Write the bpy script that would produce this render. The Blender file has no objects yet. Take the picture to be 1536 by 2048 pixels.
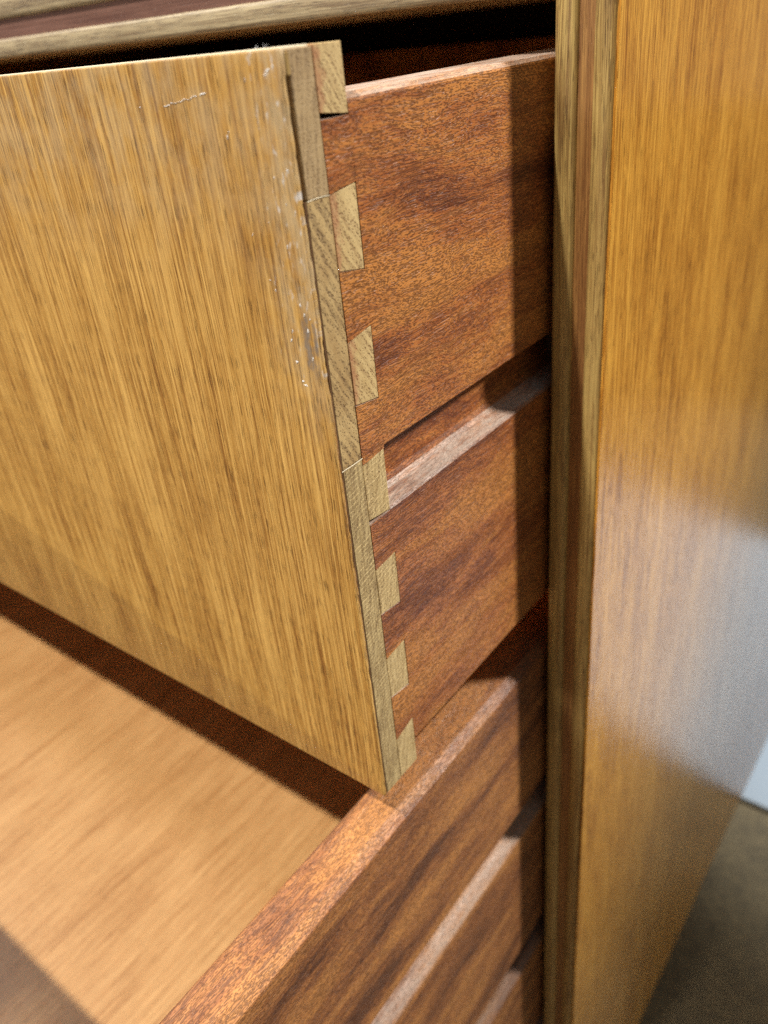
import bpy, bmesh, math, random
from mathutils import Vector, noise

S = bpy.context.scene
COL = S.collection
FLOOR = -0.500
random.seed(7)

# ------------------------------------------------------------------ camera
cam_d = bpy.data.cameras.new("camera")
cam = bpy.data.objects.new("camera", cam_d)
COL.objects.link(cam)
cam.location = (0.08711, -0.09120, 0.15130)
cam.rotation_euler = (1.02858, 0.09523, 0.64873)
cam_d.sensor_fit = 'HORIZONTAL'
cam_d.sensor_width = 36.0
cam_d.lens = 1617.08 / 1536 * 36.0
cam_d.clip_start = 0.005
cam_d.clip_end = 50
cam_d.dof.use_dof = True
cam_d.dof.focus_distance = 0.150
cam_d.dof.aperture_fstop = 22.0
S.camera = cam

# ------------------------------------------------------------------ view transform, world, lamps
S.view_settings.view_transform = 'Standard'
S.view_settings.look = 'None'
S.view_settings.exposure = 0.10
S.view_settings.gamma = 1.0
S.render.engine = 'CYCLES'
S.cycles.use_denoising = False      # keeps the fine grain and pores crisp
S.cycles.sample_clamp_indirect = 4.0
W = bpy.data.worlds.new("World")
S.world = W
W.use_nodes = True
bg = W.node_tree.nodes["Background"]
bg.inputs[0].default_value = (0.86, 0.93, 1.0, 1)
bg.inputs[1].default_value = 0.15


def lamp(name, direction, aim, dist, watts, radius, colour):
    d = bpy.data.lights.new(name, 'POINT')
    d.energy = watts
    d.shadow_soft_size = radius
    d.color = colour
    o = bpy.data.objects.new(name, d)
    o.location = Vector(aim) + Vector(direction).normalized() * dist
    COL.objects.link(o)
    return o


lamp("ceiling_lamp", (-0.072, -0.451, 1.0), (-0.10, 0.0, 0.0), 2.0, 180, 0.022, (1.0, 0.94, 0.85))
lamp("far_shop_lamp", (-1.0, -0.12, 1.15), (-0.10, -0.05, -0.10), 2.4, 62, 0.16, (0.92, 0.95, 1.0))  # added fill from the left, lightens the middle drawer's shaded floor
lamp("shop_lamp", (-0.15, -1.0, 0.30), (0.0, 0.073, 0.12), 2.2, 40, 0.10, (1.0, 0.95, 0.86))


def spot(name, direction, aim, dist, watts, radius, colour, half, blend):
    d = bpy.data.lights.new(name, 'SPOT')
    d.energy = watts
    d.shadow_soft_size = radius
    d.color = colour
    d.spot_size = 2 * math.atan(half / dist)
    d.spot_blend = blend
    o = bpy.data.objects.new(name, d)
    n = Vector(direction).normalized()
    o.location = Vector(aim) + n * dist
    o.rotation_euler = n.to_track_quat('Z', 'Y').to_euler()
    COL.objects.link(o)
    return o


spot("display_spotlight", (0.69, 0.65, 0.72), (0.0, 0.045, 0.055), 1.8, 188, 0.080, (1.0, 0.95, 0.88), 0.27, 1.0)
spot("window_light", (0.55, 0.25, 1.25), (0.34, 0.86, FLOOR), 1.7, 130, 0.05, (0.80, 0.90, 1.0), 0.50, 0.25)  # added cool spot, only there to brighten the pale floor patch

# ------------------------------------------------------------------ node helpers
class G:
    def __init__(self, name):
        self.m = bpy.data.materials.new(name)
        self.m.use_nodes = True
        self.t = self.m.node_tree
        self.t.nodes.clear()
        self.out = self.n('ShaderNodeOutputMaterial')
        self.bsdf = self.n('ShaderNodeBsdfPrincipled')
        self.l(self.bsdf.outputs[0], self.out.inputs[0])

    def n(self, typ, **kw):
        x = self.t.nodes.new(typ)
        for k, v in kw.items():
            setattr(x, k, v)
        return x

    def l(self, a, b):
        self.t.links.new(a, b)

    def put(self, sock, v):
        if isinstance(v, bpy.types.NodeSocket):
            self.l(v, sock)
        else:
            sock.default_value = v

    def math(self, op, a, b=0.0, c=0.0, clamp=False):
        x = self.n('ShaderNodeMath', operation=op, use_clamp=clamp)
        for i, v in enumerate((a, b, c)):
            self.put(x.inputs[i], v)
        return x.outputs[0]

    def vmath(self, op, a, b=(0, 0, 0)):
        x = self.n('ShaderNodeVectorMath', operation=op)
        self.put(x.inputs[0], a)
        self.put(x.inputs[1], b)
        return x.outputs[0]

    def noise(self, vec, scale=1.0, detail=2.0, rough=0.5, dist=0.0):
        x = self.n('ShaderNodeTexNoise')
        self.put(x.inputs['Vector'], vec)
        x.inputs['Scale'].default_value = scale
        x.inputs['Detail'].default_value = detail
        x.inputs['Roughness'].default_value = rough
        x.inputs['Distortion'].default_value = dist
        return x.outputs[0]

    def voronoi(self, vec, rnd=1.0, feature='F1'):
        x = self.n('ShaderNodeTexVoronoi', feature=feature)
        self.put(x.inputs['Vector'], vec)
        x.inputs['Scale'].default_value = 1.0
        x.inputs['Randomness'].default_value = rnd
        return x

    def ramp(self, f, stops, mode='LINEAR'):
        x = self.n('ShaderNodeValToRGB')
        x.color_ramp.interpolation = mode
        els = x.color_ramp.elements
        while len(els) < len(stops):
            els.new(0.5)
        for e, (p, c) in zip(els, stops):
            e.position = p
            e.color = (c[0], c[1], c[2], 1) if not isinstance(c, float) else (c, c, c, 1)
        self.put(x.inputs[0], f)
        return x.outputs[0]

    def step(self, f, a, b):
        x = self.n('ShaderNodeMapRange', interpolation_type='SMOOTHSTEP')
        self.put(x.inputs['Value'], f)
        x.inputs['From Min'].default_value = a
        x.inputs['From Max'].default_value = b
        return x.outputs[0]

    def mix(self, f, a, b, mode='MIX'):
        x = self.n('ShaderNodeMix', data_type='RGBA', blend_type=mode)
        self.put(x.inputs[0], f)
        for s, v in ((x.inputs[6], a), (x.inputs[7], b)):
            if isinstance(v, bpy.types.NodeSocket):
                self.l(v, s)
            else:
                s.default_value = (v[0], v[1], v[2], 1)
        return x.outputs[2]

    def mm(self):
        """object position in millimetres, shifted by the object's own 'seed'"""
        tc = self.n('ShaderNodeTexCoord')
        at = self.n('ShaderNodeAttribute', attribute_type='OBJECT', attribute_name='seed')
        v = self.vmath('SCALE', tc.outputs['Object'])
        v.node.inputs[3].default_value = 1000.0
        self.raw = v
        off = self.n('ShaderNodeCombineXYZ')
        for i, k in enumerate((211.3, 157.7, 391.9)):
            self.l(self.math('MULTIPLY', at.outputs['Fac'], k), off.inputs[i])
        return self.vmath('ADD', v, off.outputs[0])

    def axes(self, v, grain):
        """reorder so that z is the grain direction"""
        s = self.n('ShaderNodeSeparateXYZ')
        self.l(v, s.inputs[0])
        a = [i for i in range(3) if i != grain]
        return s.outputs[a[0]], s.outputs[a[1]], s.outputs[grain]

    def vec(self, x, y, z):
        c = self.n('ShaderNodeCombineXYZ')
        for i, v in enumerate((x, y, z)):
            self.put(c.inputs[i], v)
        return c.outputs[0]

    def bump(self, h, dist, strength=1.0, normal=None):
        b = self.n('ShaderNodeBump')
        b.inputs['Strength'].default_value = strength
        b.inputs['Distance'].default_value = dist
        self.put(b.inputs['Height'], h)
        if normal is not None:
            self.l(normal, b.inputs['Normal'])
        return b.outputs[0]

    def finish(self, col, rough, normal=None, spec=0.5, dust_sheen=0.0):
        if dust_sheen:
            self.bsdf.inputs['Sheen Weight'].default_value = dust_sheen
            self.bsdf.inputs['Sheen Roughness'].default_value = 0.25
            self.bsdf.inputs['Sheen Tint'].default_value = (1, 0.97, 0.97, 1)
        self.put(self.bsdf.inputs['Base Color'], col if isinstance(col, bpy.types.NodeSocket) else (*col, 1))
        self.put(self.bsdf.inputs['Roughness'], rough)
        self.bsdf.inputs['Specular IOR Level'].default_value = spec
        if normal is not None:
            self.l(normal, self.bsdf.inputs['Normal'])
        return self.m


def stretched(g, x, y, z, across, along):
    return g.vec(g.math('DIVIDE', x, across), g.math('DIVIDE', y, across), g.math('DIVIDE', z, along))


def teak(name, grain, light, mid, dark, deep, rough=(0.34, 0.5), relief=1.0, scuffed=False, spec=0.45, contrast=1.0, dust_sheen=0.0):
    """straight grained veneer: broad tone, streaks, fibres, short dark pores"""
    g = G(name)
    p = g.mm()
    x, y, z = g.axes(p, grain)
    w = g.noise(g.vec(g.math('DIVIDE', x, 9.0), g.math('DIVIDE', y, 9.0), g.math('DIVIDE', z, 60.0)), 1.0, 2.0)
    x = g.math('ADD', x, g.math('MULTIPLY', g.math('SUBTRACT', w, 0.5), 2.6))
    broad = g.noise(stretched(g, x, y, z, 11.0, 46.0), 1.0, 3.0, 0.55)
    streak = g.noise(stretched(g, x, y, z, 0.80, 60.0), 1.0, 2.5, 0.6)
    band = g.noise(stretched(g, x, y, z, 0.9, 38.0), 1.0, 2.0, 0.5)
    line = g.noise(stretched(g, x, y, z, 0.34, 26.0), 1.0, 2.0, 0.55)
    fibre = g.noise(stretched(g, x, y, z, 0.22, 10.0), 1.0, 2.0, 0.6)
    fine = g.noise(stretched(g, x, y, z, 0.16, 1.6), 1.0, 1.0, 0.5)
    t = g.math('ADD', g.math('MULTIPLY', broad, 0.24), g.math('MULTIPLY', streak, 0.36))
    t = g.math('ADD', t, g.math('ADD', g.math('MULTIPLY', line, 0.26), g.math('MULTIPLY', fibre, 0.14)))
    col = g.ramp(t, [(0.39, dark), (0.475, mid), (0.56, light), (0.64, [min(1, c * 1.18) for c in light])])
    # reddish bands that fade in and out along the grain
    col = g.mix(g.math('MULTIPLY', g.step(band, 0.55, 0.72), 0.55), col, dark)
    # fine dark lines and pale threads
    col = g.mix(g.math('MULTIPLY', g.step(line, 0.46, 0.33), 0.62 * contrast), col, dark)
    col = g.mix(g.math('MULTIPLY', g.step(line, 0.57, 0.68), 0.50 * contrast), col, [min(1, c * 1.32) for c in light])
    col = g.mix(g.math('MULTIPLY', g.step(fibre, 0.46, 0.32), 0.40 * contrast), col, dark)
    col = g.mix(g.math('MULTIPLY', g.step(fine, 0.58, 0.75), 0.30), col, [min(1, c * 1.35) for c in light])
    thread = g.noise(stretched(g, x, y, z, 0.15, 15.0), 1.0, 1.0, 0.5)
    col = g.mix(g.math('MULTIPLY', g.step(thread, 0.57, 0.70), 0.45 * contrast), col, [min(1, c * 1.45) for c in light])
    col = g.mix(g.math('MULTIPLY', g.step(thread, 0.44, 0.31), 0.45 * contrast), col, dark)
    # pores: long thin dark dashes, denser in some bands
    pv = g.noise(stretched(g, x, y, z, 0.17, 5.0), 1.0, 1.0, 0.4)
    dens = g.math('ADD', g.math('MULTIPLY', g.math('SUBTRACT', broad, 0.5), -0.20), g.math('MULTIPLY', g.math('SUBTRACT', streak, 0.5), -0.28))
    pore = g.step(g.math('ADD', pv, dens), 0.62, 0.70)
    col = g.mix(g.math('MULTIPLY', pore, 0.62 * contrast), col, deep)
    h = g.math('SUBTRACT', g.math('ADD', g.math('MULTIPLY', fibre, 0.5), g.math('MULTIPLY', line, 0.8)), g.math('MULTIPLY', pore, 0.9))
    h = g.math('ADD', h, g.math('MULTIPLY', fine, 0.35))
    rr = g.math('ADD', rough[0], g.math('MULTIPLY', streak, rough[1] - rough[0]))
    if scuffed:
        s = g.n('ShaderNodeSeparateXYZ')
        g.l(g.raw, s.inputs[0])
        X, Z = s.outputs[0], s.outputs[2]
        # worn, greyed lacquer near the free top corner, chipped spots along the edge
        edge = g.math('MULTIPLY', g.step(X, -16.0, -1.0), g.step(Z, 78.0, 118.0))
        topb = g.math('MULTIPLY', g.step(Z, 108.0, 150.0), 0.62)
        blot = g.noise(g.vec(g.math('DIVIDE', X, 5.0), 0.0, g.math('DIVIDE', Z, 9.0)), 1.0, 4.0, 0.65)
        wear = g.math('MULTIPLY', g.math('MAXIMUM', edge, topb), g.step(blot, 0.34, 0.66))
        col = g.mix(g.math('MULTIPLY', wear, 0.65), col, (0.56, 0.45, 0.28))
        spots = g.noise(g.vec(g.math('DIVIDE', X, 1.1), 0.0, g.math('DIVIDE', Z, 2.6)), 1.0, 3.0, 0.6)
        nearby = g.math('MULTIPLY', edge, g.step(Z, 90.0, 104.0))
        sp = g.math('MULTIPLY', g.step(g.math('ADD', spots, g.math('MULTIPLY', nearby, 0.10)), 0.665, 0.80), g.math('MAXIMUM', nearby, 0.0))
        col = g.mix(g.math('MULTIPLY', sp, 0.75), col, (0.78, 0.76, 0.74))
        # dark grey bruise where the lacquer flaked off
        dx = g.math('DIVIDE', g.math('ADD', X, 2.2), 2.0)
        dz = g.math('DIVIDE', g.math('SUBTRACT', Z, 107.5), 6.5)
        br = g.math('ADD', g.math('MULTIPLY', dx, dx), g.math('MULTIPLY', dz, dz))
        br = g.math('MULTIPLY', g.step(g.math('ADD', br, g.math('MULTIPLY', g.math('SUBTRACT', blot, 0.5), 1.8)), 1.0, 0.35), g.step(spots, 0.36, 0.58))
        col = g.mix(g.math('MULTIPLY', br, 0.75), col, (0.22, 0.19, 0.17))
        rr = g.math('ADD', rr, g.math('MULTIPLY', wear, 0.12))
    return g.finish(col, rr, g.bump(h, 0.00009 * relief, 1.0), spec, dust_sheen)


def mahogany(name, grain, light, mid, dark, deep, rough=(0.36, 0.52), pore_len=1.15, contrast=1.0, spec=0.5, relief=1.0, dust_sheen=0.0):
    """ribbon-striped red wood full of short dark pores"""
    g = G(name)
    p = g.mm()
    x, y, z = g.axes(p, grain)
    w = g.noise(g.vec(g.math('DIVIDE', x, 14.0), g.math('DIVIDE', y, 14.0), g.math('DIVIDE', z, 30.0)), 1.0, 2.0)
    wv = g.math('MULTIPLY', g.math('SUBTRACT', w, 0.5), 9.0)
    x = g.math('ADD', x, wv)
    y = g.math('ADD', y, wv)
    ribbon = g.noise(stretched(g, x, y, z, 13.0, 75.0), 1.0, 2.5, 0.55)
    streak = g.noise(stretched(g, x, y, z, 1.3, 16.0), 1.0, 2.0, 0.5)
    fine = g.noise(stretched(g, x, y, z, 0.22, 3.4), 1.0, 1.5, 0.5)
    t = g.math('ADD', g.math('MULTIPLY', ribbon, 0.62), g.math('ADD', g.math('MULTIPLY', streak, 0.2), g.math('MULTIPLY', fine, 0.18)))
    col = g.ramp(t, [(0.38, dark), (0.47, mid), (0.57, light)])
    col = g.mix(g.math('MULTIPLY', g.step(fine, 0.45, 0.68), 0.22 * contrast), col, light)
    # pores
    j = g.noise(stretched(g, x, y, z, 1.2, 6.0), 1.0, 1.0)
    xj = g.math('ADD', x, g.math('MULTIPLY', j, 0.35))
    yj = g.math('ADD', y, g.math('MULTIPLY', j, 0.35))
    cut = g.math('MULTIPLY', g.math('SUBTRACT', ribbon, 0.5), 0.38)
    dash = None
    for (ac, al, off, th) in ((0.27, 1.25 * pore_len, 0.0, 0.16), (0.32, 1.9 * pore_len, 31.7, 0.12), (0.22, 0.95 * pore_len, 77.1, 0.14)):
        vo = g.voronoi(g.vec(g.math('ADD', g.math('DIVIDE', xj, ac), off), g.math('ADD', g.math('DIVIDE', yj, ac), off), g.math('DIVIDE', z, al)))
        sp = g.n('ShaderNodeSeparateColor')
        g.l(vo.outputs['Color'], sp.inputs[0])
        size = g.math('ADD', g.math('MULTIPLY', sp.outputs[0], 0.22), g.math('ADD', th, cut))
        dd = g.step(g.math('SUBTRACT', vo.outputs['Distance'], size), 0.04, -0.06)
        dash = dd if dash is None else g.math('MAXIMUM', dash, dd)
    pv2 = g.noise(stretched(g, xj, yj, z, 0.24, pore_len * 7.0), 1.0, 1.5, 0.5)
    b = g.step(g.math('SUBTRACT', pv2, g.math('MULTIPLY', cut, 0.55)), 0.51, 0.62)
    pore = g.math('MAXIMUM', dash, g.math('MULTIPLY', b, 0.8))
    col = g.mix(g.math('MULTIPLY', pore, 0.62 * contrast), col, deep)
    geo = g.n('ShaderNodeNewGeometry')
    sn = g.n('ShaderNodeSeparateXYZ')
    g.l(geo.outputs['True Normal'], sn.inputs[0])
    da = g.n('ShaderNodeAttribute', attribute_type='OBJECT', attribute_name='dust')
    dn = g.noise(g.vec(g.math('DIVIDE', x, 1.5), g.math('DIVIDE', y, 1.5), g.math('DIVIDE', z, 14.0)), 1.0, 5.0, 0.7)
    rs = g.n('ShaderNodeSeparateXYZ')
    g.l(g.raw, rs.inputs[0])
    dz = g.math('MAXIMUM', da.outputs['Fac'], g.math('MULTIPLY', g.step(rs.outputs[2], 100.0, 90.0), 0.62))  # groove floors made paler, their highlight put into the colour
    dm = g.math('MULTIPLY', g.math('MULTIPLY', g.step(sn.outputs[2], 0.35, 0.92), dz), g.step(dn, 0.18, 0.72))
    col = g.mix(dm, col, (0.66, 0.54, 0.44))  # pale dust tone on upward faces, highlight painted in with it
    h = g.math('SUBTRACT', g.math('MULTIPLY', fine, 0.5), pore)
    rr = g.math('ADD', rough[0], g.math('MULTIPLY', streak, rough[1] - rough[0]))
    return g.finish(col, rr, g.bump(h, 0.00010 * relief, 1.0), spec, dust_sheen)


def end_grain(name, light, mid, dark, ray_angle, pore_angle, ray=0.5, pores=0.6, stain=None, grid=0.0, hatch=0.0):
    """end grain of oak seen on the X faces: rows of pores, pale rays, saw marks"""
    g = G(name)
    p = g.mm()
    x, y, z = g.axes(p, 0)                    # x = Y world, y = Z world

    def rot(a):
        c, s = math.cos(a), math.sin(a)
        u = g.math('ADD', g.math('MULTIPLY', x, c), g.math('MULTIPLY', y, s))
        v = g.math('SUBTRACT', g.math('MULTIPLY', y, c), g.math('MULTIPLY', x, s))
        return u, v
    wob = g.math('MULTIPLY', g.math('SUBTRACT', g.noise(g.vec(g.math('DIVIDE', x, 3.0), g.math('DIVIDE', y, 3.0), z), 1.0, 2.0), 0.5), 1.2)
    u, v = rot(ray_angle)
    v = g.math('ADD', v, wob)
    rays = g.noise(g.vec(g.math('DIVIDE', u, 5.0), g.math('DIVIDE', v, 0.30), 0.0), 1.0, 2.0, 0.6)
    a, b = rot(pore_angle)
    b = g.math('ADD', b, wob)
    ring = g.noise(g.vec(g.math('DIVIDE', a, 14.0), g.math('DIVIDE', b, 0.8), 3.0), 1.0, 2.0, 0.5)
    vo = g.voronoi(g.vec(g.math('DIVIDE', a, 0.55), g.math('DIVIDE', b, 0.40), 0.0))
    dot = g.step(g.math('SUBTRACT', vo.outputs['Distance'], g.math('MULTIPLY', g.math('SUBTRACT', ring, 0.5), 0.9)), 0.42, 0.16)
    tone = g.noise(g.vec(g.math('DIVIDE', x, 4.0), g.math('DIVIDE', y, 9.0), 1.0), 1.0, 3.0, 0.6)
    col = g.ramp(tone, [(0.33, mid), (0.62, light)])
    col = g.mix(g.math('MULTIPLY', g.step(ring, 0.40, 0.66), 0.45), col, dark)
    col = g.mix(g.math('MULTIPLY', dot, pores), col, dark)
    rl = g.step(rays, 0.54, 0.68)
    col = g.mix(g.math('MULTIPLY', rl, ray), col, [min(1, c * 1.25) for c in light])
    h = g.math('SUBTRACT', g.math('MULTIPLY', rl, 0.5), dot)
    if hatch > 0:
        sv = g.math('SINE', g.math('ADD', g.math('MULTIPLY', v, 2 * math.pi / 1.0), g.math('MULTIPLY', g.noise(g.vec(g.math('DIVIDE', u, 1.2), g.math('DIVIDE', v, 1.2), 2.0), 1.0, 2.0), 1.1)))
        amp = g.step(g.noise(g.vec(g.math('DIVIDE', u, 1.6), g.math('DIVIDE', v, 0.5), 9.0), 1.0, 2.0), 0.34, 0.62)
        hl = g.math('MULTIPLY', g.step(sv, 0.30, 0.85), amp)
        col = g.mix(g.math('MULTIPLY', hl, hatch), col, [min(1, c * 1.38) for c in light])
        h = g.math('ADD', h, g.math('MULTIPLY', hl, 0.7))
    if grid > 0:
        gv = g.noise(g.vec(g.math('DIVIDE', x, 0.34), g.math('DIVIDE', y, 9.0), 7.0), 1.0, 1.0)
        gl = g.step(gv, 0.52, 0.40)
        col = g.mix(g.math('MULTIPLY', gl, grid), col, dark)
        h = g.math('SUBTRACT', h, g.math('MULTIPLY', gl, 0.5))
    if stain is not None:
        bl = g.noise(g.vec(g.math('DIVIDE', x, 1.4), g.math('DIVIDE', y, 2.4), 4.0), 1.0, 3.0, 0.6)
        s = g.n('ShaderNodeSeparateXYZ')
        g.l(g.raw, s.inputs[0])
        near = g.math('SUBTRACT', s.outputs[1], g.math('MULTIPLY', g.math('SUBTRACT', bl, 0.5), 5.0))
        f = g.step(near, 8.6, 6.8)
        col = g.mix(g.math('MULTIPLY', f, 0.6), col, stain)
    return g.finish(col, 0.62, g.bump(h, 0.00006, 1.0), 0.3)


def plain(name, col, rough=0.6, spec=0.3):
    g = G(name)
    p = g.mm()
    n = g.noise(p, 0.8, 3.0, 0.6)
    c = g.mix(n, [v * 0.8 for v in col], [min(1, v * 1.15) for v in col])
    return g.finish(c, rough, g.bump(n, 0.00005), spec)


M = {}
M['front_teak'] = teak('front_teak', 2, (0.72, 0.430, 0.122), (0.53, 0.278, 0.062), (0.28, 0.115, 0.024), (0.075, 0.030, 0.012), scuffed=True, dust_sheen=0.04, contrast=0.90)
M['panel_teak'] = teak('panel_teak', 2, (0.67, 0.345, 0.056), (0.51, 0.225, 0.031), (0.29, 0.105, 0.014), (0.09, 0.032, 0.007), rough=(0.12, 0.19), relief=0.40, spec=0.5, contrast=1.1)
M['edge_teak'] = teak('edge_teak', 2, (0.50, 0.35, 0.115), (0.38, 0.245, 0.075), (0.23, 0.125, 0.04), (0.10, 0.05, 0.02), rough=(0.4, 0.5), relief=0.5)
M['rail_teak'] = teak('rail_teak', 0, (0.54, 0.44, 0.27), (0.40, 0.31, 0.18), (0.20, 0.13, 0.08), (0.08, 0.05, 0.03), rough=(0.4, 0.5), relief=0.6)
M['groove_wood'] = teak('groove_wood', 2, (0.38, 0.20, 0.060), (0.29, 0.135, 0.040), (0.19, 0.08, 0.025), (0.08, 0.03, 0.01), rough=(0.4, 0.5), relief=0.3)  # strip wood darkened: shade of the recess put into the colour
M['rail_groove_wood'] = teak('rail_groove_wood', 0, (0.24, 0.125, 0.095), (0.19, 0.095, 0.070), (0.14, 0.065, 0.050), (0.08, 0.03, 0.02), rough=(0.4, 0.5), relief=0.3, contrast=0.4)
M['side_wood'] = mahogany('side_wood', 1, (0.58, 0.232, 0.056), (0.40, 0.128, 0.034), (0.175, 0.046, 0.017), (0.040, 0.011, 0.007), rough=(0.36, 0.46), spec=0.36)
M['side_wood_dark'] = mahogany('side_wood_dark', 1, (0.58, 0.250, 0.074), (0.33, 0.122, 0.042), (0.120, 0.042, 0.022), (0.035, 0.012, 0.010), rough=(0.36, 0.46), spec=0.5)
M['ply'] = teak('ply', 1, (0.68, 0.40, 0.165), (0.58, 0.315, 0.118), (0.42, 0.200, 0.066), (0.28, 0.12, 0.04), rough=(0.36, 0.46), relief=0.2, contrast=0.8)
M['oak_top'] = end_grain('oak_top', (0.47, 0.33, 0.165), (0.36, 0.24, 0.115), (0.18, 0.105, 0.05), 0.15, 1.4, 0.30, 0.35)
M['oak_mid'] = end_grain('oak_mid', (0.55, 0.385, 0.17), (0.42, 0.27, 0.11), (0.13, 0.07, 0.03), 0.9, -1.05, 0.40, 0.75)
M['oak_low'] = end_grain('oak_low', (0.52, 0.39, 0.185), (0.40, 0.285, 0.125), (0.18, 0.105, 0.045), 0.26, 1.25, 0.35, 0.35, grid=0.42, hatch=0.85)
M['oak_pin'] = end_grain('oak_pin', (0.66, 0.485, 0.225), (0.55, 0.385, 0.165), (0.24, 0.13, 0.05), 0.9, -1.0, 0.25, 0.78, stain=(0.40, 0.15, 0.07))
M['oak_pin_low'] = end_grain('oak_pin_low', (0.62, 0.465, 0.225), (0.50, 0.36, 0.160), (0.25, 0.15, 0.06), 0.30, 1.3, 0.30, 0.30, grid=0.28, hatch=0.70)
M['glue'] = plain('glue', (0.13, 0.062, 0.024))
M['torn_fibre'] = plain('torn_fibre', (0.80, 0.70, 0.50))
M['flake'] = plain('flake', (0.85, 0.84, 0.82), 0.4)
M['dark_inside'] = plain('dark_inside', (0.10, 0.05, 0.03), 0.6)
M['lint'] = plain('lint', (0.8, 0.8, 0.82), 0.9)
M['mat'] = plain('mat', (0.80, 0.85, 0.88), 0.8)  # thin pale rectangle on the carpet


def carpet_mat():
    g = G('carpet_weave')
    p = g.mm()
    a = g.n('ShaderNodeTexWave', wave_type='BANDS', bands_direction='X')
    g.l(p, a.inputs['Vector'])
    a.inputs['Scale'].default_value = 0.15
    b = g.n('ShaderNodeTexWave', wave_type='BANDS', bands_direction='Y')
    g.l(p, b.inputs['Vector'])
    b.inputs['Scale'].default_value = 0.15
    wv = g.math('MULTIPLY', a.outputs['Fac'], b.outputs['Fac'])
    n = g.noise(p, 0.02, 4.0, 0.6)
    n2 = g.noise(p, 0.14, 3.0, 0.65)
    col = g.ramp(n, [(0.3, (0.30, 0.22, 0.125)), (0.7, (0.52, 0.37, 0.19))])
    col = g.mix(g.math('MULTIPLY', wv, 0.6), col, (0.06, 0.055, 0.05))
    col = g.mix(g.math('MULTIPLY', g.step(n2, 0.40, 0.66), 0.35), col, (0.10, 0.09, 0.075))
    return g.finish(col, 0.95, g.bump(wv, 0.0008), 0.1)


M['carpet'] = carpet_mat()


# ------------------------------------------------------------------ object helpers
def thing(name, label, cat, loc=(0, 0, 0), group=None):
    o = bpy.data.objects.new(name, None)
    o.empty_display_size = 0.02
    o.location = loc
    COL.objects.link(o)
    o['label'] = label
    o['category'] = cat
    if group:
        o['group'] = group
    return o


def link(name, bm, mat, parent=None, seed=0.0, smooth=True, angle=35):
    bmesh.ops.remove_doubles(bm, verts=bm.verts, dist=1e-7)
    bmesh.ops.recalc_face_normals(bm, faces=bm.faces)
    me = bpy.data.meshes.new(name)
    bm.to_mesh(me)
    bm.free()
    me.materials.append(M[mat] if isinstance(mat, str) else mat)
    if smooth:
        for p in me.polygons:
            p.use_smooth = True
        me.set_sharp_from_angle(angle=math.radians(angle))
    o = bpy.data.objects.new(name, me)
    COL.objects.link(o)
    o['seed'] = float(seed)
    if parent:
        o.parent = parent
    return o


def prism(bm, pts, axis, lo, hi):
    """extrude a 2-D outline; axis 0: pts are (y,z); 1: (x,z); 2: (x,y)"""
    def P(p, t):
        return {0: (t, p[0], p[1]), 1: (p[0], t, p[1]), 2: (p[0], p[1], t)}[axis]
    a = [bm.verts.new(P(p, lo)) for p in pts]
    b = [bm.verts.new(P(p, hi)) for p in pts]
    n = len(pts)
    fs = [bm.faces.new(a), bm.faces.new(b[::-1])]
    for i in range(n):
        fs.append(bm.faces.new((a[i], b[i], b[(i + 1) % n], a[(i + 1) % n])))
    return fs


def bevel(bm, w, seg=2, sel=None):
    bmesh.ops.recalc_face_normals(bm, faces=bm.faces)
    es = [e for e in bm.edges if len(e.link_faces) == 2 and e.calc_face_angle(0) > 0.5 and (sel is None or sel(e))]
    bmesh.ops.bevel(bm, geom=es, offset=w, segments=seg, profile=0.5, affect='EDGES', clamp_overlap=True)


def box(bm, x0, x1, y0, y1, z0, z1):
    return prism(bm, [(y0, z0), (y1, z0), (y1, z1), (y0, z1)], 0, x0, x1)


def box_obj(name, dims, mat, parent, seed=0.0, bw=0.0004):
    bm = bmesh.new()
    box(bm, *dims)
    if bw:
        bevel(bm, bw)
    return link(name, bm, mat, parent, seed)


def dup(o, parent):
    c = o.copy()
    c.parent = parent
    COL.objects.link(c)
    return c


# ------------------------------------------------------------------ dimensions (metres)
H = 0.150          # drawer front height
Q, P = 0.0065, 0.0130   # where the side's wood begins / back of the pins
SIDE_T = 0.0122
S_TOP, S_BOT = 0.1432, 0.0072
G_LO, G_HI, G_IN = 0.0708, 0.0843, 0.0072
DEPTH = 0.385      # length of a drawer side
WID = 0.600
PITCH = 0.155
YC = 0.076         # plane of the cabinet's front edge
XP, XO = 0.0018, 0.0157
RAIL_LO, RAIL_HI = 0.1537, 0.1705
CAB_BOT = -0.362
FLOOR = -0.500
CAB_BACK = YC + 0.42

# ------------------------------------------------------------------ floor and the pale patch on it
bm = bmesh.new()
vs = [bm.verts.new(v) for v in ((-4, -4, FLOOR), (4, -4, FLOOR), (4, 6, FLOOR), (-4, 6, FLOOR))]
bm.faces.new(vs)
carpet = link('carpet', bm, 'carpet', None, 0.0, smooth=False)
carpet['kind'] = 'structure'
bm = bmesh.new()
box(bm, -0.06, 0.75, 0.479, 0.915, FLOOR + 0.0005, FLOOR + 0.006)
bevel(bm, 0.002)
patch_o = link('floor_mat', bm, 'mat', None, 0.3)
patch_o['label'] = 'pale blue-white mat lying on the dark carpet behind the side panel'
patch_o['category'] = 'mat'

# ------------------------------------------------------------------ sideboard carcass
cab = thing('sideboard', 'golden teak sideboard carcass with grooved front edges around the open drawers', 'sideboard')


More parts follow.
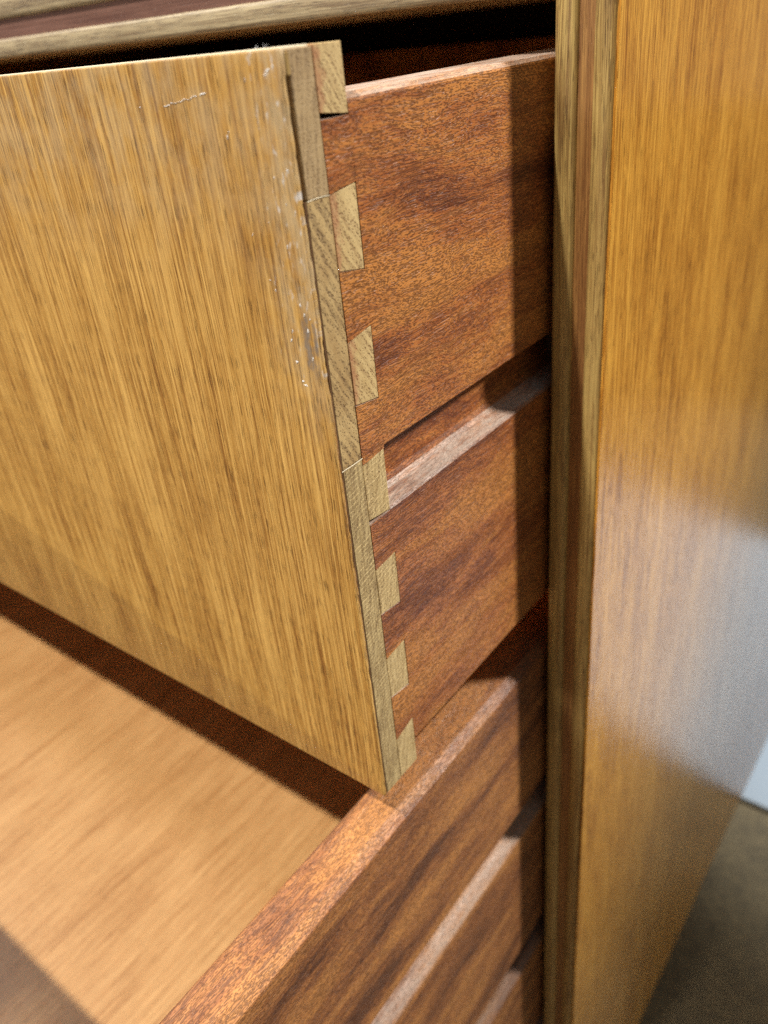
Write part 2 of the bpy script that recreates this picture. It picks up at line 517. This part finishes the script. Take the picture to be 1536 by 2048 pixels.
def edge_profile(a, b, ya):
    """rounded strip section in (cross, y): front at ya"""
    r = 0.0012
    pts = [(a, ya + 0.010), (a, ya + r)]
    for k in range(1, 4):
        t = math.pi / 2 * k / 3
        pts.append((a + r - r * math.cos(t), ya + r - r * math.sin(t)))
    m = (a + b) / 2
    pts.append((m, ya - 0.00012))
    for k in range(0, 4):
        t = math.pi / 2 * k / 3
        pts.append((b - r + r * math.sin(t), ya + r - r * math.cos(t)))
    pts.append((b, ya + 0.010))
    return pts


def side_panel(mirror):
    sx = (lambda v: -WID - v) if mirror else (lambda v: v)
    zt, zb = RAIL_HI, CAB_BOT
    def ex(name, pts, mat, par, seed):
        b = bmesh.new()
        pr = [(sx(p[0]), p[1]) for p in pts]
        prism(b, pr, 2, zb, zt)
        return link(name, b, mat, par, seed)
    body = ex('side_panel', [(XP, YC + 0.010), (XO - 0.0009, YC + 0.010), (XO - 0.0009, CAB_BACK), (XP, CAB_BACK)], 'panel_teak', cab, 0.11)
    ex('edge_strip', edge_profile(XP, XP + 0.0050, YC), 'edge_teak', body, 0.37)
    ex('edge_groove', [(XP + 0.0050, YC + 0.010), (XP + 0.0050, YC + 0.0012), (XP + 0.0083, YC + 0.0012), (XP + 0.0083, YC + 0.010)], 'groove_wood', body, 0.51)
    ex('edge_strip', edge_profile(XP + 0.0083, XO - 0.0010, YC), 'edge_teak', body, 0.83)
    # outer face veneer, its front arris slightly ragged
    b = bmesh.new()
    N = 130
    rows = []
    for i in range(N + 1):
        z = zb + (zt - zb) * i / N
        j = 0.00022 * noise.noise(Vector((z * 160, 3.1, 0))) + 0.00012 * noise.noise(Vector((z * 700, 1.7, 0)))
        rows.append([b.verts.new((sx(XO - 0.0008), YC + 0.0001 + j, z)), b.verts.new((sx(XO - 0.0001), YC - 0.0002 + j, z)),
                     b.verts.new((sx(XO), YC + 0.0003 + j, z)), b.verts.new((sx(XO), CAB_BACK, z)), b.verts.new((sx(XO - 0.0008), CAB_BACK, z))])
    for i in range(N):
        for k in range(5):
            b.faces.new((rows[i][k], rows[i + 1][k], rows[i + 1][(k + 1) % 5], rows[i][(k + 1) % 5]))
    b.faces.new(rows[0])
    b.faces.new(rows[-1][::-1])
    link('outer_veneer', b, 'panel_teak', body, 0.11)
    return body


side_panel(False)
side_panel(True)


def rail(z0, z1, upper):
    body = box_obj('top_panel' if upper else 'bottom_panel', (-WID - XP + 0.0002, XP - 0.0002, YC + 0.010, CAB_BACK - 0.006, z0, z1 - 0.0003), 'rail_teak', cab, 0.21, 0.0)
    def ex(name, pts, mat, seed):
        b = bmesh.new()
        prism(b, [(p[1], p[0]) for p in pts], 0, -WID - XP + 0.0002, XP - 0.0002)
        link(name, b, mat, body, seed)
    ex('edge_strip', edge_profile(z0, z0 + 0.0054, YC), 'rail_teak', 0.44)
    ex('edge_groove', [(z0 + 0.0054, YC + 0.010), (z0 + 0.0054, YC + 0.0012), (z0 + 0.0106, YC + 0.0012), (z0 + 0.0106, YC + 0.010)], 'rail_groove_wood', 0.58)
    ex('edge_strip', edge_profile(z0 + 0.0106, z1, YC), 'rail_teak', 0.73)


rail(RAIL_LO, RAIL_HI, True)
rail(CAB_BOT, CAB_BOT + 0.0165, False)
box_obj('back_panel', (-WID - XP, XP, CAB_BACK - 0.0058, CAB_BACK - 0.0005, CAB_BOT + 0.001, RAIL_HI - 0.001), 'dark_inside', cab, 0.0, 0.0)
for (lx, ly) in ((-0.02, YC + 0.05), (-0.02, CAB_BACK - 0.05), (-WID + 0.02, YC + 0.05), (-WID + 0.02, CAB_BACK - 0.05)):
    bm = bmesh.new()
    rings = []
    for zz, r in ((FLOOR, 0.009), (FLOOR + 0.004, 0.010), (CAB_BOT - 0.0005, 0.016)):
        rings.append([bm.verts.new((lx + r * math.cos(a * math.pi / 8), ly + r * math.sin(a * math.pi / 8), zz)) for a in range(16)])
    for a, b in zip(rings, rings[1:]):
        for k in range(16):
            bm.faces.new((a[k], a[(k + 1) % 16], b[(k + 1) % 16], b[k]))
    bm.faces.new(rings[0])
    bm.faces.new(rings[-1])
    link('leg', bm, 'edge_teak', cab, 0.9)
for lev in range(3):
    zc = -lev * PITCH
    for sgn in (0, 1):
        d = (XP - 0.0095, XP - 0.0002) if sgn == 0 else (-WID - XP + 0.0002, -WID - XP + 0.0095)
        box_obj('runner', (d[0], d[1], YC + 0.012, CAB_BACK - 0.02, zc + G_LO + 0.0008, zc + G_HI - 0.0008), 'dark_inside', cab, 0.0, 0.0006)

# ------------------------------------------------------------------ drawers
PINS = [  # (z low at front, z high at front, z low at back, z high at back)
    (0.1412, 0.1500, 0.1405, 0.1500),
    (0.1183, 0.1299, 0.1172, 0.1307),
    (0.0950, 0.1063, 0.0941, 0.1074),
    (0.0713, 0.0830, 0.0705, 0.0837),
    (0.0487, 0.0596, 0.0479, 0.0603),
    (0.0257, 0.0366, 0.0246, 0.0374),
    (0.0004, 0.0124, 0.0004, 0.0141),
]
SEAM_A, SEAM_B = 0.1300, 0.0846


def side_section(r1):
    """(x, z) outline of a drawer side, outer face at x=0, coved runner groove, eased top"""
    r2 = 0.0014
    pts = [(-0.0004, S_BOT), (0, S_BOT + 0.0004), (0, G_LO - 0.0004)]
    pts += [(-0.0004, G_LO + 0.0001), (-0.0021, G_LO + 0.0006), (-0.0036, G_LO + 0.0013), (-0.0045, G_LO + 0.0021), (-0.0051, G_LO + 0.0033), (-0.0054, G_LO + 0.0050)]
    pts += [(-0.0055, G_HI), (-0.0003, G_HI), (0, G_HI + 0.0003), (0, S_TOP - r1 - 0.0004), (-0.00012, S_TOP - r1), (-r1, S_TOP - 0.00012), (-r1 - 0.0004, S_TOP)]
    for k in range(0, 5):
        t = math.pi / 2 * k / 4
        pts.append((-SIDE_T + r2 - r2 * math.sin(t), S_TOP - r2 + r2 * math.cos(t)))
    pts += [(-SIDE_T, S_BOT)]
    return pts


def make_side(bm, mirror=False, r1=0.003):
    sx = (lambda v: -WID - v) if mirror else (lambda v: v)
    pts = [(sx(a), b) for a, b in side_section(r1)]
    # main length, with the far top corner rounded off
    n = 10
    rings = []
    ys = [P + 0.0001] + [P + (DEPTH - 0.02 - P) * k / n for k in range(1, n + 1)] + [DEPTH - 0.02 + 0.02 * math.sin(math.pi / 2 * k / 6) for k in range(1, 7)]
    for y in ys:
        drop = 0.0
        if y > DEPTH - 0.02:
            u = (y - DEPTH + 0.02) / 0.02
            drop = 0.012 * (1 - math.sqrt(max(0, 1 - u * u)))
        rings.append([bm.verts.new((a, y, b - (drop if b > G_HI + 0.02 else 0))) for a, b in pts])
    m = len(pts)
    for a, b in zip(rings, rings[1:]):
        for k in range(m):
            bm.faces.new((a[k], b[k], b[(k + 1) % m], a[(k + 1) % m]))
    bm.faces.new(rings[0])
    bm.faces.new(rings[-1][::-1])
    # the tails between the pins
    g = 0.00014
    spans = []
    for (a, b) in zip(PINS, PINS[1:]):
        spans.append((b[1] + g, a[0] - g, b[3] + g, a[2] - g))      # lower/upper at front, lower/upper at back
    for i, (f0, f1, b0, b1) in enumerate(spans):
        if i == 0:
            f1, b1 = 0.1403, 0.1403
        if i == 3:
            f1 -= 0.0010
        prism(bm, [(Q + 0.00012, f0), (P + 0.0001, b0), (P + 0.0001, b1), (Q + 0.00012, f1)], 0, sx(-SIDE_T), sx(-0.00002))


def veneer_outline():
    """right edge of the front veneer as (x, z), chipped back near the top"""
    pts = []
    z = 0.0003
    while z < H - 0.0002:
        x = -0.00012 + 0.00012 * noise.noise(Vector((z * 420, 0.3, 0))) + 0.00006 * noise.noise(Vector((z * 1500, 5.3, 0)))
        k = 0.0
        if 0.120 < z < 0.1466:
            k = min(1, (z - 0.120) / 0.014)
            k *= 0.72 + 0.3 * noise.noise(Vector((z * 300, 9.0, 0)))
        if 0.098 < z < 0.111:
            u = 1 - abs(z - 0.1045) / 0.0065
            k = max(k, min(1, 1.6 * u) * (0.30 + 0.35 * noise.noise(Vector((z * 900, 2.0, 0)))))
        pts.append((x - 0.00042 * k, z))
        z += 0.0009
    pts.append((-0.0002, H - 0.00005))
    return pts


def build_drawer(loc, label, lev, ragged):
    d = thing('drawer', label, 'drawer', loc, 'three open drawers stacked in the sideboard')
    sd = 0.17 + 0.41 * lev
    # --- front: hidden inner board, end-grain blocks, pins, veneer
    fr = box_obj('drawer_front', (-WID + SIDE_T + 0.0003, -SIDE_T - 0.0003, Q - 0.0005, P - 0.0001, 0.0004, H - 0.0004), 'rail_teak', d, sd, 0.0003)
    blocks = ((0.0002, SEAM_B - 0.00008, 'oak_low', 0.0), (SEAM_B + 0.00008, SEAM_A - 0.00006, 'oak_mid', -0.00006), (SEAM_A + 0.00006, H - 0.0002, 'oak_top', 0.00003))
    for i, (z0, z1, m, dx) in enumerate(blocks):
        bm = bmesh.new()
        box(bm, -WID, dx - 0.00002, 0.0012, Q + 0.00002, z0, z1)
        bevel(bm, 0.00012, 1)
        if i == 2:
            for v in bm.verts:      # front arris rubbed back behind the chipped veneer
                if v.co.y < 0.0016:
                    v.co.y += 0.0003
        link('core_block', bm, m, fr, sd + i * 0.3)
    for i, (f0, f1, b0, b1) in enumerate(PINS):
        for mirror in (False, True):
            sx = (lambda v: -WID - v) if mirror else (lambda v: v)
            bm = bmesh.new()
            prism(bm, [(Q + 0.00006, f0), (P, b0), (P, b1), (Q + 0.00006, f1)], 0, sx(-SIDE_T - 0.0001), sx(0.00003 - 0.00008 * (i % 2)))
            for v in bm.verts:
                v.co.z += 0.00016 * noise.noise(Vector((v.co.y * 900, v.co.z * 700, 2.0 + lev)))
            bevel(bm, 0.00010, 1)
            link('pin', bm, 'oak_pin' if i < 3 else 'oak_pin_low', fr, sd + 0.07 * i)
    # pale torn fibres caught in the block seams
    for zc, y0, y1 in ((SEAM_A, 0.0014, 0.0064), (SEAM_B, 0.0008, 0.0066)):
        bm = bmesh.new()
        prev = None
        N = 16
        for k in range(N + 1):
            y = y0 + (y1 - y0) * k / N
            r = 0.00011 * (0.6 + 0.8 * abs(noise.noise(Vector((y * 1500, zc * 50, 0)))))
            zz = zc + 0.00012 * noise.noise(Vector((y * 500, zc * 90, 1)))
            ring = [bm.verts.new((0.00002 + r * math.cos(a), y, zz + r * math.sin(a))) for a in (0, 1.57, 3.14, 4.71)]
            if prev:
                for q in range(4):
                    bm.faces.new((prev[q], prev[(q + 1) % 4], ring[(q + 1) % 4], ring[q]))
            prev = ring
        link('torn_fibre', bm, 'torn_fibre', fr, 0.0)
    # glue line behind the veneer
    box_obj('glue_line', (-WID + 0.0006, -0.0011 if ragged else -0.0002, 0.00087, 0.0017, 0.1305, H - 0.0006), 'glue', fr, 0.0, 0.0)
    box_obj('glue_line', (-WID + 0.0006, -0.00012, 0.00087, 0.0012, 0.0004, 0.1300), 'glue', fr, 0.0, 0.0)
    # pale strip that paints in the highlight along the top, and the corner piece that still bridges the chip
    box_obj('edge_lipping', (-WID + 0.0004, -0.0005, 0.0009, Q - 0.0002, H - 0.0004, H + 0.0001), 'torn_fibre', fr, 0.0, 0.0001)
    bm = bmesh.new()
    prism(bm, [(-0.0052, 0.1464), (-0.0030, 0.14665), (-0.0012, 0.1462), (0.0, 0.1466), (0.0, H - 0.0005), (-0.0052, H - 0.0005)], 1, 0.00088, 0.0023)
    bevel(bm, 0.0001, 1)
    link('corner_piece', bm, 'edge_teak', fr, sd)
    # veneer
    bm = bmesh.new()
    right = veneer_outline()
    pts = [(-WID, 0.0001)] + right + [(-WID, H - 0.00005)]
    fs = prism(bm, pts, 1, 0.0, 0.00085)
    bmesh.ops.recalc_face_normals(bm, faces=bm.faces)
    es = [e for e in bm.edges if all(abs(v.co.y) < 1e-6 for v in e.verts)]
    bmesh.ops.bevel(bm, geom=es, offset=0.00018, segments=2, profile=0.5, affect='EDGES', clamp_overlap=True)
    link('veneer', bm, 'front_teak', fr, 0.0 if lev == 0 else sd, angle=50)
    # --- sides, bottom, back
    for mirror in (False, True):
        bm = bmesh.new()
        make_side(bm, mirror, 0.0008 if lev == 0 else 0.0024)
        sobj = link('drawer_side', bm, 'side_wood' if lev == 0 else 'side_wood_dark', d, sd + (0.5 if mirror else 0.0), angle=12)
        sobj['dust'] = (0.95, 0.06, 0.40)[lev]  # paler top faces, part dust and part painted highlight
    box_obj('drawer_bottom', (-WID + SIDE_T + 0.0002, -SIDE_T - 0.0002, P, DEPTH - 0.011, 0.0135, 0.0185), 'ply', d, sd, 0.0)
    box_obj('drawer_back', (-WID + SIDE_T + 0.0002, -SIDE_T - 0.0002, DEPTH - 0.0108, DEPTH - 0.0004, S_BOT + 0.001, S_TOP - 0.006), 'side_wood', d, sd + 0.2, 0.0005)
    return d, fr


d1, fr1 = build_drawer((0, 0, 0), 'top drawer with scuffed golden teak front and pale dovetails along its red side', 0, True)
d2, fr2 = build_drawer((0, -0.1136, -PITCH), 'middle drawer pulled furthest out, its pale plywood floor in view', 1, False)
d3, fr3 = build_drawer((0, -0.035, -2 * PITCH + 0.0055), 'lowest drawer, only the lit top edge of its red side in view', 2, False)

# flakes of white lacquer on the chipped edge of the top front
bm = bmesh.new()
rng = random.Random(5)
SPOTS = [(-32.4, 143.7, .35, .3)]
for k in range(44):      # one scratch, broken up
    t = k / 43
    if 0.10 < t < 0.16 or 0.80 < t < 0.86:
        continue
    SPOTS.append((-26.2 + 9.9 * t, 143.7 + 1.45 * t + 0.25 * noise.noise(Vector((t * 9, 0, 4))), rng.uniform(.22, .55), rng.uniform(.08, .17) * (1.8 if t > 0.86 else 1)))
SPOTS += [
         (-13.2, 139.1, .35, .7), (-12.7, 139.8, .25, .5), (-2.7, 147.4, .8, .5), (-3.3, 147.0, .6, .35), (-1.7, 147.9, .5, .35), (-3.3, 114.5, .4, .9), (-2.7, 112.9, .25, .8), (-1.6, 112.3, .35, .5),
         (-5.9, 104.5, .55, .55), (-4.7, 100.6, .8, .35), (-5.2, 101.2, .5, .35), (-4.1, 123.5, .35, .8), (-11.4, 124.9, .35, .5), (-9.2, 118.0, .5, .25), (-8.3, 116.4, .25, .7), (-7.5, 146.5, .3, .8),
         (-1.7, 134.6, .35, .9), (-5.9, 110.1, .3, .9), (-6.5, 108.2, .35, .5), (-2.2, 105.6, .3, .6), (-1.4, 128.6, .3, .9), (-3.0, 129.8, .25, .5), (-4.7, 133.5, .25, .35), (-7.4, 127.0, .35, .3), (-2.4, 110.2, .3, 1.2)]
rng = random.Random(3)
for (x, z, w, h) in SPOTS:
    w, h = w * 1.5, h * 1.5
    n = 11
    ring = []
    for k in range(n):
        a = 2 * math.pi * k / n
        rr = 0.25 + 1.1 * rng.random() ** 1.5
        ring.append((x + w * 0.5 * rr * math.cos(a) + 0.15 * math.sin(a), z + h * 0.5 * rr * math.sin(a)))
    c = bm.verts.new((x * 1e-3, -0.00012, z * 1e-3))
    vs = [bm.verts.new((p[0] * 1e-3, 0.00002, p[1] * 1e-3)) for p in ring]
    for k in range(n):
        bm.faces.new((c, vs[k], vs[(k + 1) % n]))
fl = link('lacquer_flake', bm, 'flake', fr1, 0.0)
fl['kind'] = 'stuff'

# wisp of lint on the top edge
cu_bm = bmesh.new()
rng = random.Random(11)


def fibre_tube(bm, pts, r):
    prev = None
    for p in pts:
        ring = [bm.verts.new((p[0] + r * math.cos(a), p[1], p[2] + r * math.sin(a))) for a in (0, 2.1, 4.2)]
        if prev:
            for q in range(3):
                bm.faces.new((prev[q], prev[(q + 1) % 3], ring[(q + 1) % 3], ring[q]))
        prev = ring


for k in range(6):
    p = Vector((-0.0062 + rng.gauss(0, 0.0011), 0.0008 + 0.004 * rng.random(), H + 0.00005))
    v = Vector((rng.uniform(-1, 1), rng.uniform(-0.5, 0.5), rng.uniform(0.0, 0.15)))
    pts = []
    for s in range(9):
        pts.append(p.copy())
        v += Vector((rng.gauss(0, 0.5), rng.gauss(0, 0.4), rng.gauss(0, 0.12)))
        v.normalize()
        p = p + v * 0.00020
        p.z = min(max(p.z, H + 0.00012), H + 0.0006)
    fibre_tube(cu_bm, pts, 0.000014)
lint = link('lint', cu_bm, 'lint', None, 0.0)
lint['label'] = 'wisp of white lint caught on the top edge of the upper drawer front'
lint['category'] = 'lint'
